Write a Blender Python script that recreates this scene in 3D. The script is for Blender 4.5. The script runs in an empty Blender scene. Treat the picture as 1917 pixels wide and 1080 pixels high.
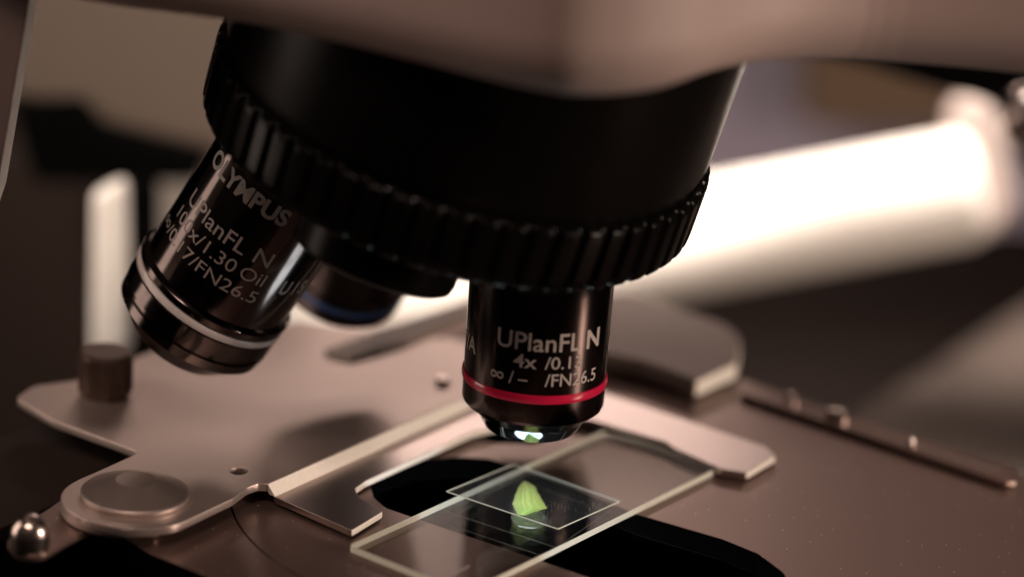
import bpy, bmesh, math, random
from mathutils import Vector, Matrix
random.seed(7)
S = bpy.context.scene
COL = S.collection
# ------------------------------------------------------------------ camera (units: 1 = 1 mm)
W, H, FPX, EL, ROLL, DIST = 1917, 1080, 5500.0, .340, .073, 636.0
FW = Vector((0, math.cos(EL), -math.sin(EL)))
_r = Vector((1, 0, 0)); _u = _r.cross(FW)
RT = _r*math.cos(ROLL) + _u*math.sin(ROLL)
UP = -_r*math.sin(ROLL) + _u*math.cos(ROLL)
CP = -FW*DIST
cam_d = bpy.data.cameras.new('camera'); cam = bpy.data.objects.new('camera', cam_d); COL.objects.link(cam)
m = Matrix((RT, UP, -FW)).transposed().to_4x4(); m.translation = CP
cam.matrix_world = m
cam_d.sensor_width = 36; cam_d.lens = FPX/W*36
cam_d.clip_start = 5; cam_d.clip_end = 6000
cam_d.dof.use_dof = True; cam_d.dof.focus_distance = 516; cam_d.dof.aperture_fstop = .103/20
S.camera = cam
S.view_settings.view_transform = 'Standard'; S.view_settings.look = 'None'
S.view_settings.exposure = 0; S.view_settings.gamma = 1
S.view_settings.use_curve_mapping = False
wd = bpy.data.worlds.new('World'); S.world = wd; wd.use_nodes = True
wd.node_tree.nodes['Background'].inputs[0].default_value = (.9, .62, .5, 1)
wd.node_tree.nodes['Background'].inputs[1].default_value = .02

# ------------------------------------------------------------------ lamps
def area(name, loc, target, sx, sy, power, col, spread=180):
    l = bpy.data.lights.new(name, 'AREA'); l.shape = 'RECTANGLE'; l.size = sx; l.size_y = sy
    l.energy = power; l.color = col; l.spread = math.radians(spread)
    o = bpy.data.objects.new(name, l); COL.objects.link(o)
    o.location = loc
    o.rotation_euler = (Vector(target)-Vector(loc)).to_track_quat('-Z', 'Y').to_euler()
    return o
WARM = (1, .80, .66)
area('window_light', (0, 760, 305), (-10, -60, 0), 220, 46, 4.2e5, (1, .77, .67))
area('upper_window_light', (0, 760, 505), (0, -60, 0), 620, 270, 3.4e5, (1, .73, .63))
area('side_light', (430, -245, 110), (0, -95, 5), 50, 110, 1.65e6, WARM)
area('left_light', (-420, -100, 90), (-20, -100, 30), 150, 300, 4.0e5, (1, .78, .66))
area('front_light', (-110, -440, 500), (-20, -175, 125), 220, 120, 1.7e5, (1, .74, .62), 70)  # unseen fill added to brighten the front of the arm
area('background_fill_light', (-330, -190, 270), (-60, 70, 40), 120, 90, 2.1e5, (1, .86, .74), 45)  # unseen fill added to brighten the things at the back left
area('desk_lamp_light', (90, 60, 200), (75, 135, -70), 260, 60, 6.5e5, (1, .88, .78), 70)
area('condenser_light', (4.1, -128, -23.5), (5.1, -120, 0), 9, 9, 30000, (.86, .95, 1), 40)

# ------------------------------------------------------------------ pixel of the photo -> point on a real plane
def _ray(x, y): return FW + RT*((x-W/2)/FPX) - UP*((y-H/2)/FPX)
def pz(x, y, z=0.0):
    d = _ray(x, y); return CP + d*((z-CP.z)/d.z)
def py(x, y, Y):
    d = _ray(x, y); return CP + d*((Y-CP.y)/d.y)

# ------------------------------------------------------------------ materials
def mat(name, col, rough=.5, metal=0., bump=0., bscale=1., var=0., vscale=.05, specks=0., speck_scale=.25, aniso=0., coat=0., spec=.5, trans=0., stretch=None):
    M = bpy.data.materials.new(name); M.use_nodes = True
    nt = M.node_tree; N = nt.nodes; L = nt.links; p = N['Principled BSDF']
    p.inputs['Base Color'].default_value = (*col, 1); p.inputs['Roughness'].default_value = rough
    p.inputs['Metallic'].default_value = metal; p.inputs['Specular IOR Level'].default_value = spec
    p.inputs['Coat Weight'].default_value = coat; p.inputs['Coat Roughness'].default_value = .08
    tc = N.new('ShaderNodeTexCoord')
    src = tc.outputs['Object']
    if stretch:
        mp = N.new('ShaderNodeMapping'); mp.inputs['Scale'].default_value = stretch
        L.new(src, mp.inputs[0]); ssrc = mp.outputs[0]
    else: ssrc = src
    base = None
    if var:
        n = N.new('ShaderNodeTexNoise'); n.inputs['Scale'].default_value = vscale; n.inputs['Detail'].default_value = 6
        L.new(ssrc, n.inputs['Vector'])
        r = N.new('ShaderNodeMapRange'); r.inputs[3].default_value = 1-var; r.inputs[4].default_value = 1+var
        L.new(n.outputs['Fac'], r.inputs[0])
        mx = N.new('ShaderNodeVectorMath'); mx.operation = 'SCALE'; mx.inputs[0].default_value = col
        L.new(r.outputs[0], mx.inputs['Scale']); base = mx.outputs[0]
        rr = N.new('ShaderNodeMapRange'); rr.inputs[3].default_value = max(.02, rough*(1-var)); rr.inputs[4].default_value = rough*(1+var)
        L.new(n.outputs['Fac'], rr.inputs[0]); L.new(rr.outputs[0], p.inputs['Roughness'])
    if specks:
        v = N.new('ShaderNodeTexVoronoi'); v.voronoi_dimensions = '2D'; v.inputs['Scale'].default_value = speck_scale; L.new(src, v.inputs['Vector'])
        lt = N.new('ShaderNodeMath'); lt.operation = 'LESS_THAN'; lt.inputs[1].default_value = .055
        L.new(v.outputs['Distance'], lt.inputs[0])
        sp = N.new('ShaderNodeSeparateColor'); L.new(v.outputs['Color'], sp.inputs[0])
        gt = N.new('ShaderNodeMath'); gt.operation = 'GREATER_THAN'; gt.inputs[1].default_value = 1-specks
        L.new(sp.outputs[0], gt.inputs[0])
        ml = N.new('ShaderNodeMath'); ml.operation = 'MULTIPLY'; L.new(lt.outputs[0], ml.inputs[0]); L.new(gt.outputs[0], ml.inputs[1])
        mc = N.new('ShaderNodeMix'); mc.data_type = 'RGBA'
        mc.inputs[6].default_value = (*col, 1); mc.inputs[7].default_value = (.75, .68, .6, 1)
        if base: L.new(base, mc.inputs[6])
        L.new(ml.outputs[0], mc.inputs[0]); base = mc.outputs[2]
        if metal:
            mm = N.new('ShaderNodeMath'); mm.operation = 'MULTIPLY_ADD'; mm.inputs[1].default_value = -metal; mm.inputs[2].default_value = metal
            L.new(ml.outputs[0], mm.inputs[0]); L.new(mm.outputs[0], p.inputs['Metallic'])
    if base: L.new(base, p.inputs['Base Color'])
    if bump:
        n = N.new('ShaderNodeTexNoise'); n.inputs['Scale'].default_value = bscale; n.inputs['Detail'].default_value = 4
        L.new(ssrc, n.inputs['Vector'])
        b = N.new('ShaderNodeBump'); b.inputs['Strength'].default_value = bump; b.inputs['Distance'].default_value = .1
        L.new(n.outputs['Fac'], b.inputs['Height']); L.new(b.outputs[0], p.inputs['Normal'])
    if trans:
        t = N.new('ShaderNodeBsdfTranslucent'); t.inputs[0].default_value = (*col, 1)
        if base: L.new(base, t.inputs[0])
        mx = N.new('ShaderNodeMixShader'); mx.inputs[0].default_value = trans
        L.new(p.outputs[0], mx.inputs[1]); L.new(t.outputs[0], mx.inputs[2])
        L.new(mx.outputs[0], N['Material Output'].inputs[0])
    return M

def glass_mat(name, tint, dust=0.0, dens=.0):
    """thin clear glass: Fresnel mirror over clear transmission on each face, with dust specks"""
    M = bpy.data.materials.new(name); M.use_nodes = True
    nt = M.node_tree; N = nt.nodes; L = nt.links; N.remove(N['Principled BSDF'])
    geo = N.new('ShaderNodeNewGeometry')
    ior = N.new('ShaderNodeMapRange'); ior.inputs[3].default_value = 1.52; ior.inputs[4].default_value = 1/1.52
    L.new(geo.outputs['Backfacing'], ior.inputs[0])
    fr = N.new('ShaderNodeFresnel'); L.new(ior.outputs[0], fr.inputs['IOR'])
    tr = N.new('ShaderNodeBsdfTransparent'); tr.inputs[0].default_value = (*tint, 1)
    gl = N.new('ShaderNodeBsdfGlossy'); gl.inputs['Roughness'].default_value = .004
    mx = N.new('ShaderNodeMixShader'); L.new(fr.outputs[0], mx.inputs[0]); L.new(tr.outputs[0], mx.inputs[1]); L.new(gl.outputs[0], mx.inputs[2])
    out = mx.outputs[0]
    if dust:
        tc = N.new('ShaderNodeTexCoord')
        v = N.new('ShaderNodeTexVoronoi'); v.voronoi_dimensions = '2D'; v.inputs['Scale'].default_value = 1.6; L.new(tc.outputs['Object'], v.inputs['Vector'])
        lt = N.new('ShaderNodeMath'); lt.operation = 'LESS_THAN'; lt.inputs[1].default_value = .075; L.new(v.outputs['Distance'], lt.inputs[0])
        sp = N.new('ShaderNodeSeparateColor'); L.new(v.outputs['Color'], sp.inputs[0])
        n = N.new('ShaderNodeTexNoise'); n.inputs['Scale'].default_value = .12; L.new(tc.outputs['Object'], n.inputs['Vector'])
        mm = N.new('ShaderNodeMath'); mm.operation = 'MULTIPLY'; L.new(sp.outputs[0], mm.inputs[0]); L.new(n.outputs['Fac'], mm.inputs[1])
        gt = N.new('ShaderNodeMath'); gt.operation = 'GREATER_THAN'; gt.inputs[1].default_value = 1-dust; L.new(mm.outputs[0], gt.inputs[0])
        ml = N.new('ShaderNodeMath'); ml.operation = 'MULTIPLY'; L.new(lt.outputs[0], ml.inputs[0]); L.new(gt.outputs[0], ml.inputs[1])
        ad = N.new('ShaderNodeMath'); ad.operation = 'ADD'; ad.use_clamp = True; ad.inputs[1].default_value = dens; L.new(ml.outputs[0], ad.inputs[0])
        df = N.new('ShaderNodeBsdfDiffuse'); df.inputs[0].default_value = (.6, .6, .6, 1)
        tl = N.new('ShaderNodeBsdfTranslucent'); tl.inputs[0].default_value = (.25, .27, .3, 1)
        a2 = N.new('ShaderNodeAddShader'); L.new(df.outputs[0], a2.inputs[0]); L.new(tl.outputs[0], a2.inputs[1])
        m2 = N.new('ShaderNodeMixShader'); L.new(ad.outputs[0], m2.inputs[0]); L.new(out, m2.inputs[1]); L.new(a2.outputs[0], m2.inputs[2])
        out = m2.outputs[0]
    L.new(out, N['Material Output'].inputs[0])
    return M

def emit_mat(name, col, strength):
    M = bpy.data.materials.new(name); M.use_nodes = True
    p = M.node_tree.nodes['Principled BSDF']
    p.inputs['Base Color'].default_value = (*col, 1)
    p.inputs['Emission Color'].default_value = (*col, 1); p.inputs['Emission Strength'].default_value = strength
    return M

M = {}
M['arm'] = mat('grey_painted_metal', (.32, .235, .21), .6, bump=.05, bscale=.8, var=.05, vscale=.03)
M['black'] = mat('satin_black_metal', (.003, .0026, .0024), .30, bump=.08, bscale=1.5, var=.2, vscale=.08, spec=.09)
M['knurl'] = mat('black_ribbed_rubber', (.003, .0026, .0024), .24, bump=.06, bscale=2, var=.2, vscale=.2, spec=.09)
M['barrel'] = mat('polished_dark_chrome', (.070, .058, .056), .16, metal=1., bump=.04, bscale=3, stretch=(1, 1, .15), var=.25, vscale=.5)
M['barrel_shiny'] = mat('polished_black_chrome', (.10, .082, .077), .12, metal=1., var=.2, vscale=.4)
M['plate'] = mat('satin_anodised_aluminium', (.56, .46, .42), .41, metal=.84, bump=.05, bscale=6, var=.06, vscale=.05, specks=.08, speck_scale=.5)
M['bracket'] = mat('mauve_brown_paint', (.13, .085, .078), .5, var=.08, vscale=.05)
M['cap'] = mat('bead_blasted_aluminium', (.56, .47, .43), .46, metal=1., bump=.1, bscale=8, var=.05, vscale=.3)
M['guide'] = mat('dull_brown_metal', (.24, .175, .15), .5, metal=.1, var=.08, vscale=.05)
M['strip'] = mat('brushed_aluminium', (.50, .42, .40), .30, metal=1., bump=.03, bscale=5, var=.02, vscale=.2)
M['edge'] = mat('side_lit_cut_aluminium', (.88, .81, .73), .5, metal=.1, bump=.3, bscale=7, var=.1, vscale=1.5)  # cut metal with the side light put into its pale colour
M['stage'] = mat('dark_bronze_stage', (.205, .134, .113), .36, metal=.72, bump=.05, bscale=5, var=.07, vscale=.05, specks=.10, speck_scale=.45)
M['pit'] = mat('matt_black', (.0012, .0012, .0012), .9, var=.2, vscale=.1, spec=.02)
M['knob'] = mat('brown_black_knob', (.09, .055, .042), .4, metal=.4, var=.2, vscale=.3)
M['steel'] = mat('polished_steel', (.62, .52, .48), .24, metal=1., var=.1, vscale=.5)
M['red'] = mat('red_enamel', (.52, .008, .05), .22, coat=.6, var=.06, vscale=.5)
M['white_ring'] = mat('white_enamel', (.62, .55, .52), .35, var=.05, vscale=.5)
M['blue'] = mat('blue_enamel', (.05, .13, .35), .35, var=.06, vscale=.5)
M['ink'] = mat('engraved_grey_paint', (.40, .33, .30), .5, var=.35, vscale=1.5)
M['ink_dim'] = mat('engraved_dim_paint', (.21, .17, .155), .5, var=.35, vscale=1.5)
M['glass'] = glass_mat('clear_slide_glass', (.985, .985, .975), dust=.36)
M['cover'] = glass_mat('thin_cover_glass', (.99, .99, .99), dust=.50, dens=.012)
M['gedge'] = mat('ground_glass_edge', (.94, .94, .82), .35, trans=.4, bump=.1, bscale=6, var=.06, vscale=.6)
M['cedge'] = mat('cut_cover_glass_edge', (.95, .97, .86), .3, trans=.35, var=.06, vscale=.6)
M['lens'] = mat('coated_front_lens', (.02, .03, .05), .05, coat=1., var=.02, vscale=1)
M['front'] = mat('coated_lens_front', (.34, .40, .44), .07, metal=1., var=.1, vscale=1)
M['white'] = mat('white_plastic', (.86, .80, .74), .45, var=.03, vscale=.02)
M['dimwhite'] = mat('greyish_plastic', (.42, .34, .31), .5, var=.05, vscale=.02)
M['beige'] = mat('beige_plastic', (.078, .056, .042), .6, var=.06, vscale=.01)
M['tan'] = mat('tan_case', (.075, .054, .045), .6, var=.06, vscale=.02)
M['brown'] = mat('dark_brown_plastic', (.022, .014, .011), .7, var=.2, vscale=.01, spec=.12)
M['lilac'] = mat('grey_lilac_wall', (.36, .31, .39), .8, var=.1, vscale=.006)
M['ochre'] = mat('ochre_board', (.14, .085, .05), .8, var=.1, vscale=.01)
M['dark'] = mat('dark_desk_top', (.045, .03, .025), .6, var=.3, vscale=.006)

# ------------------------------------------------------------------ object helpers
def root_loc(o):
    while o.parent: o = o.parent
    return Vector(o.location)
def finish(name, me, m_, parent=None, smooth=False, base=None):
    """verts are in world coordinates; shift them to the thing's own origin"""
    off = root_loc(parent) if parent else (Vector(base) if base is not None else None)
    if off is None:
        vs = [v.co for v in me.vertices]
        off = Vector((sum(v.x for v in vs)/len(vs), sum(v.y for v in vs)/len(vs), min(v.z for v in vs)))
    me.transform(Matrix.Translation(-off))
    for mm in (m_ if isinstance(m_, (list, tuple)) else [m_]): me.materials.append(mm)
    o = bpy.data.objects.new(name, me); COL.objects.link(o)
    if parent: o.parent = parent
    else: o.location = off
    if smooth:
        me.polygons.foreach_set('use_smooth', [True]*len(me.polygons))
    return o
def smooth_angle(me, ang=35, flat=None):
    bm = bmesh.new(); bm.from_mesh(me)
    for e in bm.edges: e.smooth = not (len(e.link_faces) == 2 and e.calc_face_angle(0) > math.radians(ang))
    for f in bm.faces:
        f.smooth = True
        if flat is not None and abs(f.normal.dot(flat)) > .9999:
            f.smooth = False
            for e in f.edges: e.smooth = False
    bm.to_mesh(me); bm.free()
def thing(name, label, cat, loc, group=None):
    o = bpy.data.objects.new(name, None); COL.objects.link(o); o.location = loc; o.empty_display_size = 5
    return tag(o, label, cat, group)
def tag(o, label=None, cat=None, group=None, kind=None):
    if label: o['label'] = label
    if cat: o['category'] = cat
    if group: o['group'] = group
    if kind: o['kind'] = kind
    return o
def frame(d, ref=(0, -1, .2)):
    d = Vector(d).normalized(); er = Vector(ref); er = (er-d*er.dot(d)).normalized(); et = (-d).cross(er)
    return d, er, et
def lathe(name, prof, origin, d, m_, parent=None, n=96, mod=None, ref=(0, -1, .2), ang=35, base=None, closed=False):
    """profile = list of (radius, distance along d); mod(theta, i) scales the radius"""
    d, er, et = frame(d, ref); o = Vector(origin); bm = bmesh.new(); rings = []
    for i, (r, s) in enumerate(prof):
        if r < 1e-4: rings.append([bm.verts.new(o+d*s)]); continue
        ring = []
        for k in range(n):
            th = 2*math.pi*k/n; rr = r*(mod(th, i) if mod else 1)
            ring.append(bm.verts.new(o+d*s+(er*math.cos(th)+et*math.sin(th))*rr))
        rings.append(ring)
    prs = list(zip(rings[:-1], rings[1:]))
    if closed: prs.append((rings[-1], rings[0]))
    for a, b in prs:
        if len(a) == 1 and len(b) == 1: continue
        for k in range(n):
            k2 = (k+1) % n
            if len(a) == 1: bm.faces.new((a[0], b[k2], b[k]))
            elif len(b) == 1: bm.faces.new((a[k], a[k2], b[0]))
            else: bm.faces.new((a[k], a[k2], b[k2], b[k]))
    if not closed:
        if len(rings[0]) > 1: bm.faces.new(rings[0])
        if len(rings[-1]) > 1: bm.faces.new(rings[-1])
    bmesh.ops.recalc_face_normals(bm, faces=bm.faces)
    me = bpy.data.meshes.new(name); bm.to_mesh(me); bm.free(); smooth_angle(me, ang)
    return finish(name, me, m_, parent, base=base)
def rounded(pts, r, seg=6):
    """round the corners of a 2D polygon; pts may carry their own radius as third value"""
    out = []; n = len(pts)
    for i in range(n):
        p = Vector(pts[i][:2]); a = Vector(pts[i-1][:2]); b = Vector(pts[(i+1) % n][:2])
        rr = pts[i][2] if len(pts[i]) > 2 and pts[i][2] is not None else r
        u = (a-p); v = (b-p); la, lb = u.length, v.length; u.normalize(); v.normalize()
        c = max(-1, min(1, u.dot(v))); ang = math.acos(c)
        if ang > math.pi-.05 or rr <= 0: out.append(p); continue
        t = min(rr/math.tan(ang/2), la*.45, lb*.45)
        p0, p1 = p+u*t, p+v*t
        for k in range(seg+1):
            s = k/seg; out.append(p0*(1-s)**2 + p*2*s*(1-s) + p1*s*s)
    return out
def plate(name, outer, z0, z1, m_, parent=None, holes=(), bevel=.15, base=None, mtx=None, ang=30, seg=2):
    """flat plate with rounded edges from 2D outlines (holes allowed), built by a filled curve"""
    cu = bpy.data.curves.new(name, 'CURVE'); cu.dimensions = '2D'; cu.fill_mode = 'BOTH'
    for loop in [outer]+list(holes):
        s = cu.splines.new('POLY'); s.points.add(len(loop)-1)
        for q, p in zip(s.points, loop): q.co = (p[0], p[1], 0, 1)
        s.use_cyclic_u = True
    bevel = min(bevel, (z1-z0)/2*.98)
    cu.extrude = max((z1-z0)/2-bevel, 1e-4); cu.bevel_depth = bevel; cu.offset = -bevel; cu.bevel_resolution = seg
    t = bpy.data.objects.new('tmp', cu); COL.objects.link(t)
    dg = bpy.context.evaluated_depsgraph_get(); dg.update()
    me = bpy.data.meshes.new_from_object(t.evaluated_get(dg)); bpy.data.objects.remove(t)
    me.name = name; me.materials.clear()
    me.transform(Matrix.Translation((0, 0, (z0+z1)/2)))
    if mtx: me.transform(mtx)
    bm = bmesh.new(); bm.from_mesh(me); bmesh.ops.remove_doubles(bm, verts=bm.verts, dist=1e-3)
    bmesh.ops.recalc_face_normals(bm, faces=bm.faces); bm.to_mesh(me); bm.free(); smooth_angle(me, ang, Vector((0, 0, 1)) if mtx is None else mtx.to_3x3() @ Vector((0, 0, 1)))
    return finish(name, me, m_, parent, base=base)
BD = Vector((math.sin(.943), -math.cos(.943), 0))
def remat(o, mt, test):
    o.data.materials.append(mt); k = len(o.data.materials)-1
    for f in o.data.polygons:
        if test(f): f.material_index = k
def lit_cut_ends(o, lim=.93): remat(o, M['edge'], lambda f: f.normal.dot(BD) > lim)  # paints the side light onto faces turned right and forward
def pxplate(name, pts, zt, th, m_, parent=None, holes=(), r=1., **kw):
    def cv(l): return rounded([(*pz(p[0], p[1], zt)[:2],)+tuple(p[2:3]) for p in l], r)
    return plate(name, cv(pts), zt-th, zt, m_, parent, [cv(h) for h in holes], **kw)
def slab_y(name, pts, Y, depth, m_, parent=None, r=2., bevel=1.5, base=None):
    """upright slab: pixel outline on the world plane y=Y, thickness going back"""
    l = []
    for p in pts:
        q = py(p[0], p[1], Y); l.append((q.x, q.z)+tuple(p[2:3]))
    mt = Matrix(((1, 0, 0, 0), (0, 0, -1, Y), (0, 1, 0, 0), (0, 0, 0, 1)))   # (x,y,z)->(x, Y-z, y)
    return plate(name, rounded(l, r), -depth, 0, m_, parent, bevel=bevel, base=base, mtx=mt)
def tube(name, pts, r, m_, parent=None, n=32, caps=.6, base=None):
    a, b = Vector(pts[0]), Vector(pts[1]); d = b-a; L_ = d.length
    c = r*caps
    prof = [(r-c, 0)]+[(r-c+c*math.sin(t*math.pi/12), c-c*math.cos(t*math.pi/12)) for t in range(1, 7)]
    prof += [(r-c+c*math.cos(t*math.pi/12), L_-c+c*math.sin(t*math.pi/12)) for t in range(0, 7)]
    return lathe(name, prof, a, d, m_, parent, n=n, ref=(0.3, -.8, .55), base=base)
def text_on_barrel(name, items, origin, d, m_, parent, ref):
    """items: (string, size, angle at centre in radians, distance along d of the baseline, radius, bold, rotate)"""
    d, er, et = frame(d, ref); o = Vector(origin)
    for (s, size, a0, sb, rad, bold, xs) in items:
        bm = bmesh.new(); cu = bpy.data.curves.new('t', 'FONT'); cu.body = s; cu.size = size; cu.align_x = 'CENTER'; cu.offset = bold
        cu.resolution_u = 4; cu.fill_mode = 'FRONT'
        t = bpy.data.objects.new('t', cu); COL.objects.link(t)
        dg = bpy.context.evaluated_depsgraph_get(); dg.update()
        me = bpy.data.meshes.new_from_object(t.evaluated_get(dg)); bpy.data.objects.remove(t)
        b2 = bmesh.new(); b2.from_mesh(me)
        bmesh.ops.triangulate(b2, faces=b2.faces)
        for _ in range(2):
            es = [e for e in b2.edges if e.calc_length() > size*.18]
            if es: bmesh.ops.subdivide_edges(b2, edges=es, cuts=1); bmesh.ops.triangulate(b2, faces=b2.faces)
        vm = {}
        for v in b2.verts:
            th = a0+v.co.x*xs/rad
            vm[v.index] = bm.verts.new(o+d*(sb-v.co.y)+(er*math.cos(th)+et*math.sin(th))*(rad+.035))
        b2.verts.ensure_lookup_table()
        for f in b2.faces:
            try: bm.faces.new([vm[v.index] for v in f.verts])
            except ValueError: pass
        b2.free(); bpy.data.meshes.remove(me)
        me = bpy.data.meshes.new(name); bm.to_mesh(me); bm.free()
        finish(name, me, m_, parent, smooth=True)

# ================================================================== SETTING
me = bpy.data.meshes.new('desk_top'); bm = bmesh.new()
bmesh.ops.create_grid(bm, x_segments=2, y_segments=2, size=1500); bm.to_mesh(me); bm.free()
me.transform(Matrix.Translation((0, 500, -190)))
tag(finish('desk_top', me, M['dark']), kind='structure')
bm = bmesh.new(); bmesh.ops.create_grid(bm, x_segments=2, y_segments=2, size=1500)
me = bpy.data.meshes.new('wall'); bm.to_mesh(me); bm.free()
me.transform(Matrix.Rotation(math.pi/2, 4, 'X')); me.transform(Matrix.Translation((0, 900, 600)))
tag(finish('back_wall', me, M['brown']), kind='structure')

# ================================================================== MICROSCOPE
O = Vector((5.1, -114, 0))                       # the optical axis
mic = thing('microscope', 'grey laboratory microscope with black revolving nosepiece above a metal stage', 'microscope', (5, -40, -190))

# --- arm / head above the nosepiece
ZA = 92
armpx = [(-500, -150), (75, -5), (415, 35), (560, 66), (700, 100), (900, 150), (1000, 170), (1060, 178), (1120, 180), (1200, 178), (1300, 166),
         (1390, 130), (1500, 111), (1700, 112), (2400, 190)]
l = [tuple(pz(x, y, ZA)[:2]) for x, y in armpx]
for _ in range(3):
    l = [l[0]]+[tuple(l[i][k]*(.75 if h == 0 else .25)+l[i+1][k]*(.25 if h == 0 else .75) for k in (0, 1)) for i in range(len(l)-1) for h in (0, 1)]+[l[-1]]
l += [(l[-1][0], -35), (l[0][0], -35)]
arm = plate('arm', rounded(l, 4), ZA-2.6, ZA+88, M['arm'], mic, bevel=11, seg=10, ang=50)
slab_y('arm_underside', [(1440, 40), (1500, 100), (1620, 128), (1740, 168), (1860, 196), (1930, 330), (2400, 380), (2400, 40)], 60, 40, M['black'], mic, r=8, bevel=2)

# --- nosepiece (turret axis measured from the photograph)
TC = Vector((-10.145, -102.341, 71.518)); TD = Vector((-.21795, .15620, -.96338)).normalized(); RR = 44.5
lathe('nosepiece_housing', [(41, -60), (44.2, -58), (43.9, -3), (43.4, -.8), (42.2, -.4), (42.2, .5)], TC, TD, M['black'], mic, n=160)
tur = lathe('turret', [(42, -.2), (43.2, .2), (43.2, 12.3), (42.3, 13.2), (38, 14.6), (36.5, 16.6), (26, 19.4), (12, 22), (0, 22.6)], TC, TD, M['black'], mic, n=160)
NR = 58
def ribs(th, i):
    if i in (0, 7): return 1
    x = (th*NR/(2*math.pi)) % 1
    prof = min(1, max(0, (abs(x-.5)-.10)/.12)) if True else 0
    return 1-.024*(1-prof)
lathe('knurled_ring', [(43.25, 0.3), (44.4, .35), (44.9, .9), (45.0, 2), (45.0, 10), (44.9, 11.4), (44.3, 12.3), (43.25, 12.6)], TC, TD, M['knurl'], tur, n=NR*12, mod=ribs, ang=50, closed=True)

def about(v, ang): return Matrix.Rotation(ang, 3, TD) @ v
S4 = Vector((5.1, -114, 46)); D4 = Vector((0, 0, -1))
def port(deg):
    a = math.radians(deg); return TC+about(S4-TC, a), about(D4, a)
# capped empty port, nearest the camera
Pc, Dc = port(72)
lathe('port_cap', [(14.6, -10), (14.6, 3.2), (14.2, 4.6), (13.2, 5.2), (0, 5.3)], Pc, Dc, M['black'], tur, n=96)
for dg_ in (0, 144, -144, -72):
    Pp, Dp = port(dg_)
    lathe('port_seat', [(13.0, -8), (13.0, .6), (12.6, 1.0), (0, 1.0)], Pp, Dp, M['black'], tur, n=72)

# --- objectives
def objective(label, P, D, prof, mats):
    o = lathe('objective_lens', prof, P, D, mats, mic, n=160, ang=25)
    tag(o, label); return o
# 4x, in the light path (distances are measured down from the turret shoulder)
P4, E4 = port(0)
o4 = objective('short dark objective with red ring, upright above the leaf', P4, E4,
    [(11.9, 0.9), (12.55, 1.2), (12.7, 3), (12.62, 21.0), (12.62, 25.6), (12.35, 26.3), (10.2, 28.1), (9.7, 28.6)], M['barrel'])
lathe('red_ring', [(12.5, 20.4), (12.86, 20.55), (12.98, 21.1), (12.98, 21.5), (12.86, 22.0), (12.5, 22.15)], P4, E4, M['red'], o4, n=160, closed=True)
lathe('front_lens', [(9.7, 28.4), (9.6, 28.65), (8.4, 30.9), (8.05, 31.15), (3, 31.1), (0, 31.0)], P4, E4, M['front'], o4, n=96)
ref4 = (0, -1, 0)
text_on_barrel('lettering', [('UPlanFL', 4.7, math.radians(1), 12.3, 12.70, .04, 1.0), ('N', 4.7, math.radians(49), 12.3, 12.70, .13, 1.0),
    ('4x', 3.5, math.radians(-9), 15.5, 12.70, .04, 1.15), ('/0.13', 3.2, math.radians(23), 15.5, 12.70, .02, 1.12),
    ('\u221e / \u2013', 3.3, math.radians(-22), 18.7, 12.70, .03, .95), ('/FN26.5', 3.3, math.radians(32), 18.7, 12.70, .03, 1.0),
    ('7/A', 4.0, math.radians(-70), 15.8, 12.70, .08, 1.), ('O', 4.6, math.radians(88), 15.6, 12.70, .12, 1.)],
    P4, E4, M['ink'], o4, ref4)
# 100x oil, leaning to the left
P1, E1 = port(141)
R1 = 14.2
o1 = objective('large dark oil objective with white ring, leaning to the left', P1, E1,
    [(12, .9), (R1-.2, 1.2), (R1, 3), (R1, 29.6), (R1+.5, 29.9), (15.15, 30.4), (15.15, 31.5), (14.6, 31.8), (14.6, 33.6), (15.0, 33.8), (15.0, 36.8),
     (14.3, 37.1), (14.3, 38.0), (14.8, 38.3), (14.6, 40.2), (10.2, 44.6), (9.6, 44.7), (0, 44.7)], M['barrel_shiny'])
lathe('white_ring', [(14.5, 31.9), (15.0, 32.0), (15.1, 32.3), (15.1, 33.1), (15.0, 33.4), (14.5, 33.5)], P1, E1, M['white_ring'], o1, n=160, closed=True)
ref1 = CP-(P1+E1*20)
text_on_barrel('lettering', [('OLYMPUS', 4.6, math.radians(-21), 7.6, R1, .16, .98),
    ('UPlanFL', 4.5, math.radians(-27), 16.4, R1, .03, 1.05), ('N', 4.5, math.radians(19), 16.4, R1, .03, 1.1),
    ('100x/1.30', 3.8, math.radians(-29), 20.4, R1, .01, 1.15), ('Oil', 3.8, math.radians(20), 20.4, R1, .01, 1.1),
    ('\u221e/0.17/FN26.5', 3.6, math.radians(-22), 24.2, R1, .01, 1.22), ('U I S', 4.2, math.radians(58), 21.0, R1, .14, .8)],
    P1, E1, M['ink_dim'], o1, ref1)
# blue ringed one behind
P2, E2 = port(-144)
o2 = objective('dark objective with blue ring, partly hidden behind the turret', P2, E2,
    [(12, .9), (12.6, 1.2), (12.6, 38), (12.9, 38.4), (12.9, 44), (9.5, 47), (0, 47)], M['barrel'])
lathe('blue_ring', [(12.7, 39.6), (13.05, 39.8), (13.05, 41.0), (12.7, 41.2)], P2, E2, M['blue'], o2, n=120, closed=True)

P3, E3 = port(-72)
o3 = objective('dark objective hidden behind the red ringed one, seen only in the reflections', P3, E3,
    [(12, .9), (12.3, 1.2), (12.3, 36), (11.5, 38), (9, 43), (6, 44), (0, 44)], M['barrel'])

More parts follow.
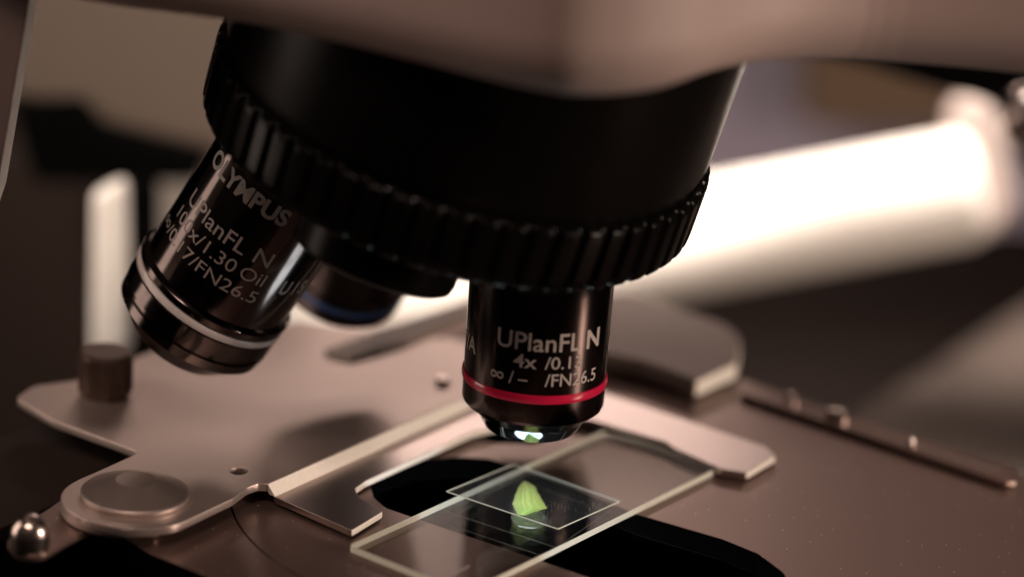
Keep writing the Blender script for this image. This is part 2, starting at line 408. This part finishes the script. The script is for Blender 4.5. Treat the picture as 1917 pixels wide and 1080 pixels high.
# --- stage
def arcpts(cx, cy, r, n=96): return [(cx+r*math.cos(2*math.pi*k/n), cy+r*math.sin(2*math.pi*k/n)) for k in range(n)]
sp = [(185, 975), (232, 1006), (284, 1037), (378, 1074), (520, 1140), (1100, 1500), (2600, 1500), (2600, 1135), (1917, 893), (1560, 768), (1380, 706), (1150, 622),
      (900, 560), (600, 640), (300, 760), (240, 900), (150, 925)]
so = rounded([tuple(pz(x, y, 0)[:2]) for x, y in sp], 6)
RI = 53
slot = [(700, 932), (692, 906), (722, 882), (780, 862), (850, 856), (915, 859), (970, 876), (1196, 964), (1350, 1009), (1419, 1037), (1466, 1072), (1490, 1115),
        (1440, 1150), (1300, 1145), (1108, 1083), (1024, 1054), (763, 965), (722, 951)]
refl_oval = [(905, 806), (1010, 800), (1050, 815), (1000, 832), (930, 830), (885, 820)]  # oval hole standing in for the dark reflection of an objective
slw = rounded([tuple(pz(x, y, -.1)[:2]) for x, y in slot], 3)
refl_oval_w = rounded([tuple(pz(x, y, -.1)[:2]) for x, y in refl_oval], 3)
gr = [(O.x+(RI+.14)*math.cos(t), O.y+(RI+.14)*math.sin(t)) for t in [math.radians(190+k*2) for k in range(40)]]
gr += [(O.x+(RI-.14)*math.cos(t), O.y+(RI-.14)*math.sin(t)) for t in [math.radians(190+k*2) for k in range(39, -1, -1)]]
stage = plate('stage', so, -4, 0, M['stage'], mic, holes=[slw, refl_oval_w, gr], bevel=.12)
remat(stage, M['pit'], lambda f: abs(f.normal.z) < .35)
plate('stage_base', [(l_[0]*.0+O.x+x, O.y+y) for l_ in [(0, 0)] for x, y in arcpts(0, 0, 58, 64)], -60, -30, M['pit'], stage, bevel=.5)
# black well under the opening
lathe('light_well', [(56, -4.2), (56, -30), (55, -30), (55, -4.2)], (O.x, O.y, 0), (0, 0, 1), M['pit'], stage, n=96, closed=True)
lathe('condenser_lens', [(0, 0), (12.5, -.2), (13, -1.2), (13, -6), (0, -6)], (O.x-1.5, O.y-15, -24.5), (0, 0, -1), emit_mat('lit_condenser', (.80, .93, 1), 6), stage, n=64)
# groove-side scale rail on the right rear edge
rail = pxplate('scale_rail', [(1395, 714), (1904, 876), (1902, 900), (1882, 903), (1384, 736)], 1.4, 1.3, M['stage'], mic, r=1.5, bevel=.5)
lit_cut_ends(rail)
# engraved ticks
bm = bmesh.new(); a_ = pz(1640, 812, 1.4); b_ = pz(1868, 884, 1.4); ax = (b_-a_); L_ = ax.length; ax.normalize(); nx = Vector((-ax.y, ax.x, 0))
k = 0
while k*1.0 < L_:
    c = a_+ax*k; h = 1.6 if k % 5 == 0 else 1.0
    q = [c+ax*s*.14+nx*t for s, t in ((-1, 0), (1, 0), (1, h), (-1, h))]
    bm.faces.new([bm.verts.new(v+Vector((0, 0, .03))) for v in q]); k += 1
me = bpy.data.meshes.new('ticks'); bm.to_mesh(me); bm.free(); finish('scale_marks', me, M['ink'], rail)
for x, y, r_ in ((1572, 782, 2.0), (1556, 778, 1.3), (1482, 750, 1.3), (1705, 834, .8)):
    p = pz(x, y, 1.4); lathe('rail_screw', [(0, 1.6), (r_*.6, 1.5), (r_, .9), (r_, -.6)], p, (0, 0, 1), M['steel'], rail, n=32)
# slab of the mechanical stage behind
sl = pxplate('guide_block', [(1000, 560), (1180, 545), (1392, 616, 16), (1380, 678, 2), (1305, 712, 1), (1200, 674, 2), (1040, 640)], 4.2, 3.8, M['guide'], mic, r=3, bevel=.6, ang=25)
lit_cut_ends(sl, .8)
pxplate('guide_bar', [(600, 655), (740, 605), (880, 556), (1060, 520), (1060, 540), (880, 588), (760, 640), (660, 668)], 5, 2.5, M['guide'], mic, r=1.5, bevel=.6)

# --- specimen holder
UP_Z = 4.0; LO_Z = 1.8
upp = [(501, 905, .6), (484, 904, 1.5), (462, 912, 1.0), (436, 932, .6), (352, 972, 1), (325, 984, 6), (240, 992, 9), (150, 972, 8), (122, 935, 7), (140, 900, 6), (182, 882, 5), (262, 846, 1.8),
       (100, 786, 2), (30, 744, 2), (62, 722, 4), (140, 712, 2), (290, 655, 2), (560, 600, 2), (720, 622, 2), (900, 640, 2), (985, 672, 1), (958, 704, .5)]
hol = [(447+17*math.cos(t), 881+7*math.sin(t)) for t in [2*math.pi*k/20 for k in range(20)]]
hold = pxplate('specimen_holder', upp, UP_Z, 1.5, M['plate'], mic, r=1, holes=[hol], bevel=.14)
hold['label'] = 'thin satin metal specimen holder plate with a round hole'
lop = [(513, 928, .3), (658, 992, .5), (717, 956, .5), (694, 942, .5), (672, 930, 3), (664, 914, 2), (684, 900, 2), (760, 864), (884, 808, .8), (960, 790, 1), (1010, 772, 1.5), (1105, 785, 1),
       (1246, 826, .6), (1262, 838, .6), (1350, 877, .5), (1398, 885, .8), (1452, 852, .8), (1434, 836, .8), (1140, 738), (980, 686, 1), (880, 762)]
fing = pxplate('holder_finger', lop, LO_Z, 1.3, M['strip'], hold, r=.5, bevel=.12)
lit_cut_ends(fing)
# cut wall joining the two levels, side light put into its pale colour
a0, a1 = pz(501, 906, UP_Z-.1), pz(960, 704, UP_Z-.1)
b0, b1 = pz(514, 929, LO_Z+.02), pz(968, 724, LO_Z+.02)
bm = bmesh.new(); nz = Vector((0.81, -.59, 0))*.1
vs = [a0+nz, a1+nz, b1+nz, b0+nz, a0-nz*12, a1-nz*12, b1-nz*12, b0-nz*12]
for v in vs[4:]: v.z = min(v.z, UP_Z-.15)
bv = [bm.verts.new(v) for v in vs]
for f in ((0, 3, 2, 1), (4, 5, 6, 7), (0, 1, 5, 4), (3, 7, 6, 2), (0, 4, 7, 3), (1, 2, 6, 5)): bm.faces.new([bv[i] for i in f])
bmesh.ops.recalc_face_normals(bm, faces=bm.faces)
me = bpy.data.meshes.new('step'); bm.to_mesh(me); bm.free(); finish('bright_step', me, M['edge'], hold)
# pivot cap
pv = pz(253, 922, 4.6)
pb = pz(238, 932, UP_Z)
lathe('pivot_base', [(11.2, -2.4), (11.4, -2.2), (11.4, -.15), (11.2, .04), (0, .04)], pb, (0, 0, 1), M['plate'], hold, n=128, ang=20)
lathe('pivot_cap', [(9.2, -.6), (9.4, -.3), (9.4, .25), (9.1, .5), (3.6, 2.5), (3.4, 2.55), (0, 2.56)], (pv.x, pv.y, 4.6), (0, 0, 1), M['cap'], hold, n=128, ang=12)
# clamp knob and its spindle
kb = pz(197, 738, UP_Z)
def kn(th, i): return 1-.11*(math.sin(th*26) > 0)*(1 if 1 <= i <= 4 else 0)
lathe('clamp_knob', [(4.2, 0), (4.9, .9), (5.1, 1.4), (5.1, 8.0), (4.8, 8.6), (4.3, 8.8), (0, 8.8)], kb, (0, 0, 1), M['knob'], hold, n=26*8, mod=kn, ang=20)
for x, y, r_ in ((226, 732, .9), (828, 717, 1.4)):
    p = pz(x, y, UP_Z); lathe('pin', [(r_, -.4), (r_, .7), (r_*.7, 1.1), (0, 1.2)], p, (0, 0, 1), M['steel'], hold, n=32)
# lever with ball under the pivot
lev = pxplate('lever', [(215, 988, 6), (178, 985, 8), (128, 1010, 5), (78, 1040, 5), (30, 1036, 4), (10, 1012, 4), (40, 985, 3), (120, 930, 2), (200, 900, 2), (320, 930, 2), (300, 1000, 3)], 1.4, 1.3, M['stage'], hold, r=2, bevel=.3)
lb = pz(56, 1022, 1.4)
lathe('lever_ball', [(3.3, -.6), (3.3, 2.2)]+[(3.3*math.cos(t*math.pi/20), 2.2+3.6*math.sin(t*math.pi/20)) for t in range(1, 10)]+[(0, 5.8)], lb, (0, 0, 1), M['steel'], lev, n=48, ang=60)
# sub-stage at the left: black block with a thin lit edge
pxplate('stage_carriage', [(-160, 860), (110, 786), (170, 815), (270, 870), (200, 900), (-160, 1060)], -2.5, 3, M['brown'], mic, r=1, bevel=.2)
pxplate('stage_carriage', [(-260, 905), (150, 880), (260, 985), (420, 1082), (700, 1300), (-260, 1300)], -9, 8, M['pit'], mic, r=1, bevel=.4)
# upright plate at the far left
sd = slab_y('side_bracket', [(-160, -40), (62, -40), (-8, 372), (-70, 560), (-160, 560)], -118, 10, M['bracket'], mic, r=1, bevel=.2)
remat(sd, M['edge'], lambda f: f.normal.x > .7)  # right-hand faces take the pale colour that paints in side light

# ================================================================== SLIDE, COVER SLIP, LEAF, DROP
ps = .943; A = Vector((math.cos(ps), math.sin(ps), 0)); B = Vector((math.sin(ps), -math.cos(ps), 0))
L0 = pz(654, 1022, 1.0)
sl = rounded([tuple((L0)[:2]), tuple((L0+A*76)[:2]), tuple((L0+A*76+B*25.6)[:2]), tuple((L0+B*25.6)[:2])], .7, 4)
def glass_sheet(name, loop, top_z, th, mats, label, cat, bulge=None):
    """closed thin sheet; top_z(x,y) gives the height of its upper face"""
    bm = bmesh.new(); t = [bm.verts.new((p[0], p[1], top_z(p[0], p[1]))) for p in loop]
    b = [bm.verts.new((p[0], p[1], top_z(p[0], p[1])-th)) for p in loop]
    bm.faces.new(t); bm.faces.new(list(reversed(b)))
    n = len(loop)
    for k in range(n):
        f = bm.faces.new((t[k], b[k], b[(k+1) % n], t[(k+1) % n])); f.material_index = 1
    bmesh.ops.recalc_face_normals(bm, faces=bm.faces)
    me = bpy.data.meshes.new(name); bm.to_mesh(me); bm.free()
    return tag(finish(name, me, mats), label, cat)
glass_sheet('glass_slide', sl, lambda x, y: 1.25, 1.2, [M['glass'], M['gedge']], 'clear glass microscope slide lying across the stage opening, holding the leaf', 'slide')
# cover slip: front left edge lifted by the drop, rear right edge near the slide
cz = [(836, 918, 3.3), (1045, 989, 3.1), (1160, 937, 1.55), (962, 868, 1.5)]
c4 = [pz(*c) for c in cz]
ctr = sum(c4, Vector())/4; nrm = ((c4[1]-c4[3]).cross(c4[2]-c4[0])).normalized()
def cplane(x, y, d=0): return ctr.z - (nrm.x*(x-ctr.x)+nrm.y*(y-ctr.y))/nrm.z + d
glass_sheet('cover_slip', [tuple(c[:2]) for c in c4], cplane, .22, [M['cover'], M['cedge']], 'small thin square cover glass propped at a tilt over the leaf', 'cover glass')
# leaf just under the cover slip
def on_cover(x, y, d=-.3):
    r_ = _ray(x, y); c = ctr+Vector((0, 0, d)); return CP+r_*((c-CP).dot(nrm)/r_.dot(nrm))
lf = [(982, 900), (990, 903), (998, 908), (1004, 914), (1007, 922), (1012, 928), (1014, 936), (1019, 944), (1025, 951), (1012, 954), (1000, 957), (992, 960), (985, 964), (970, 963.5), (965, 956), (959, 943), (962, 934), (964, 926), (969, 915), (974, 906)]
bm = bmesh.new()
cl, cr = [], []
top, bot = Vector((982, 900)), Vector((980, 964))
left = [(982, 900), (974, 906), (969, 915), (964, 926), (962, 934), (959, 943), (963, 952), (967, 959), (970, 963.5)]
right = [(983, 900), (993, 904.5), (1003, 911.5), (1007, 922), (1012, 929), (1016, 938), (1025, 951), (1004, 956.5), (985, 964)]
NU, NV = 14, 40
grid = []
def lerp_path(p, t):
    x = t*(len(p)-1); i = min(int(x), len(p)-2); f = x-i; return Vector(p[i])*(1-f)+Vector(p[i+1])*f
for j in range(NV+1):
    t = j/NV; a = lerp_path(left, t); b = lerp_path(right, t); row = []
    if 0 < j < NV: a.x += random.uniform(-.7, .7); b.x += random.uniform(-.8, .6)
    for i in range(NU+1):
        u = i/NU; q = a*(1-u)+b*u
        P = on_cover(q.x+random.uniform(-.15, .15), q.y, -.20-.14*(1-math.sin(math.pi*u)))
        P.z += .008*math.sin(u*26)
        row.append(bm.verts.new(P))
    grid.append(row)
uvl = bm.loops.layers.uv.new('UV')
for j in range(NV):
    for i in range(NU):
        f = bm.faces.new((grid[j][i], grid[j+1][i], grid[j+1][i+1], grid[j][i+1])); f.smooth = True
        for lp, (uu, vv) in zip(f.loops, ((i, j), (i, j+1), (i+1, j+1), (i+1, j))): lp[uvl].uv = (uu/NU, vv/NV)
me = bpy.data.meshes.new('leaf'); bm.to_mesh(me); bm.free()
ml = bpy.data.materials.new('leaf_tissue'); ml.use_nodes = True; N = ml.node_tree.nodes; L = ml.node_tree.links; p = N['Principled BSDF']
uv = N.new('ShaderNodeUVMap'); sx = N.new('ShaderNodeSeparateXYZ'); L.new(uv.outputs[0], sx.inputs[0])
wn = N.new('ShaderNodeTexNoise'); mp = N.new('ShaderNodeMapping'); mp.inputs['Scale'].default_value = (16, .6, 1); L.new(uv.outputs[0], mp.inputs[0]); L.new(mp.outputs[0], wn.inputs[0]); wn.inputs['Scale'].default_value = 1.0; wn.inputs['Detail'].default_value = 3
cr_ = N.new('ShaderNodeValToRGB'); e = cr_.color_ramp.elements; e[0].position = .35; e[0].color = (.55, .72, .12, 1); e[1].position = .68; e[1].color = (.88, .95, .42, 1)
L.new(wn.outputs['Fac'], cr_.inputs[0])
# yellow-brown tip
tp = N.new('ShaderNodeMapRange'); tp.inputs[1].default_value = .0; tp.inputs[2].default_value = .35; tp.inputs[3].default_value = 1; tp.inputs[4].default_value = 0; L.new(sx.outputs[1], tp.inputs[0])
ed = N.new('ShaderNodeMath'); ed.operation = 'MULTIPLY_ADD'; ed.inputs[1].default_value = 2; ed.inputs[2].default_value = -1; L.new(sx.outputs[0], ed.inputs[0])
ab = N.new('ShaderNodeMath'); ab.operation = 'ABSOLUTE'; L.new(ed.outputs[0], ab.inputs[0])
pw = N.new('ShaderNodeMath'); pw.operation = 'POWER'; pw.inputs[1].default_value = 9; L.new(ab.outputs[0], pw.inputs[0])
sm = N.new('ShaderNodeMath'); sm.operation = 'MAXIMUM'; L.new(pw.outputs[0], sm.inputs[0]); L.new(tp.outputs[0], sm.inputs[1])
sc = N.new('ShaderNodeMath'); sc.operation = 'MULTIPLY'; sc.inputs[1].default_value = .6; L.new(sm.outputs[0], sc.inputs[0])
mc = N.new('ShaderNodeMix'); mc.data_type = 'RGBA'; mc.inputs[7].default_value = (.52, .38, .20, 1); L.new(sc.outputs[0], mc.inputs[0]); L.new(cr_.outputs[0], mc.inputs[6])
L.new(mc.outputs[2], p.inputs['Base Color']); p.inputs['Roughness'].default_value = .35
tl = N.new('ShaderNodeBsdfTranslucent'); L.new(mc.outputs[2], tl.inputs[0])
mx = N.new('ShaderNodeMixShader'); mx.inputs[0].default_value = .72; L.new(p.outputs[0], mx.inputs[1]); L.new(tl.outputs[0], mx.inputs[2]); L.new(mx.outputs[0], N['Material Output'].inputs[0])
tag(finish('leaf_tip', me, ml), 'cut bright green leaf tip with fine parallel veins under the tilted cover glass', 'leaf')
# water drop between slide and cover
dc = pz(991, 970, 1.75)
M['water'] = glass_mat('water', (.90, 1.0, .93), dust=.40, dens=.055)
lathe('water_drop', [(2.6, -.85), (3.1, -.5), (3.3, 0), (3.2, .35), (2.8, .55)], dc, (0, 0, 1), M['water'], None, n=48, ang=60)
tag(bpy.context.scene.objects['water_drop'], 'pale green water drop between the glass slide and the lifted cover glass', 'water drop')

# ================================================================== BLURRED THINGS BEHIND
# overexposed white tubular lamp housing
wt = thing('lamp_housing', 'large overexposed white cylinder lying behind the stage, out of focus', 'lamp housing', tuple(py(1600, 500, 130)))
ea, eb = py(1835, 348, 130), py(330, 630, 130)
rt = (py(1600, 270, 130)-py(1600, 485, 130)).length/2*.94
tube('housing_body', (ea, eb), rt, M['white'], wt, n=64, caps=.35)
lathe('end_flange', [(rt*.9, -9), (rt*1.28, -8), (rt*1.3, -3), (rt*.9, -2)], ea+Vector((-4, 6, 3)), ea-eb, M['white'], wt, n=64, closed=False) if False else None
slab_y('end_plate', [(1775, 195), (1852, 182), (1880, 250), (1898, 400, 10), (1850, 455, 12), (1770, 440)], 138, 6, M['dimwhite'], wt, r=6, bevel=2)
# left: grey-beige housing
tag(slab_y('equipment_housing', [(20, -90), (620, -90), (620, 340), (410, 292), (190, 240), (160, 205), (20, 190)], 70, 60, M['beige'], r=3, bevel=3), 'plain beige equipment housing filling the blurred upper left', 'equipment')
tag(slab_y('clamp_block', [(20, 200), (150, 188), (185, 235), (372, 285), (372, 345), (60, 345)], 66, 20, M['pit'], r=2, bevel=2), 'black block under the beige housing at the left', 'block')
tag(slab_y('support_column', [(205, 250), (480, 300), (480, 800), (205, 800)], 140, 20, M['beige'], r=2, bevel=2), 'dim beige column standing behind the leaning objective', 'column')
tag(slab_y('dark_cabinet', [(-300, 280), (236, 290), (236, 980), (-300, 980)], 110, 40, M['brown'], r=3, bevel=3), 'dark brown cabinet at the left behind the knob', 'cabinet')
tag(slab_y('white_post', [(172, 372, 1), (232, 338, 3), (236, 660), (170, 660)], 20, 7, M['white'], r=1, bevel=1.5), 'blurred white upright post with slanted top behind the knurled knob', 'post')
tag(slab_y('dark_gap_strip', [(243, 345), (292, 345), (300, 720), (243, 720)], 60, 8, M['pit'], r=1, bevel=1), 'black strip filling the dark gap beside the white post', 'upright')  # put in for the black gap between post and panel
tag(slab_y('whiteboard', [(286, 345), (430, 345), (430, 560), (310, 560)], 95, 8, M['white'], r=2, bevel=1), 'white lit panel glimpsed left of the leaning objective', 'panel')
# right
tag(slab_y('backdrop_board', [(1250, -60), (2100, -60), (2100, 420), (1250, 420)], 420, 10, M['lilac'], r=2, bevel=1), 'greyish lilac board far behind the nosepiece at the right', 'board')
tag(slab_y('ochre_box', [(1500, 60), (1800, 60), (1800, 245), (1500, 245)], 380, 30, M['ochre'], r=6, bevel=4), 'ochre box in front of the lilac board', 'box')
tag(pxplate('tan_case', [(1560, 830), (1600, 765), (1930, 560), (2400, 420), (2400, 1000), (1700, 1000)], -60, 20, M['tan'], None, r=8, bevel=3), 'large tan case out of focus beyond the scale rail', 'case')
kn2 = thing('adjustment_knob', 'shiny rounded steel knob blurred at the right edge under the arm', 'knob', tuple(py(1925, 215, 20)))
lathe('knob_head', [(0, -7)]+[(7*math.sin(t*math.pi/16), -7*math.cos(t*math.pi/16)) for t in range(1, 12)]+[(4, 8), (4, 30)], py(1930, 218, 20), (.5, .8, .1), M['steel'], kn2, n=48, ang=60)
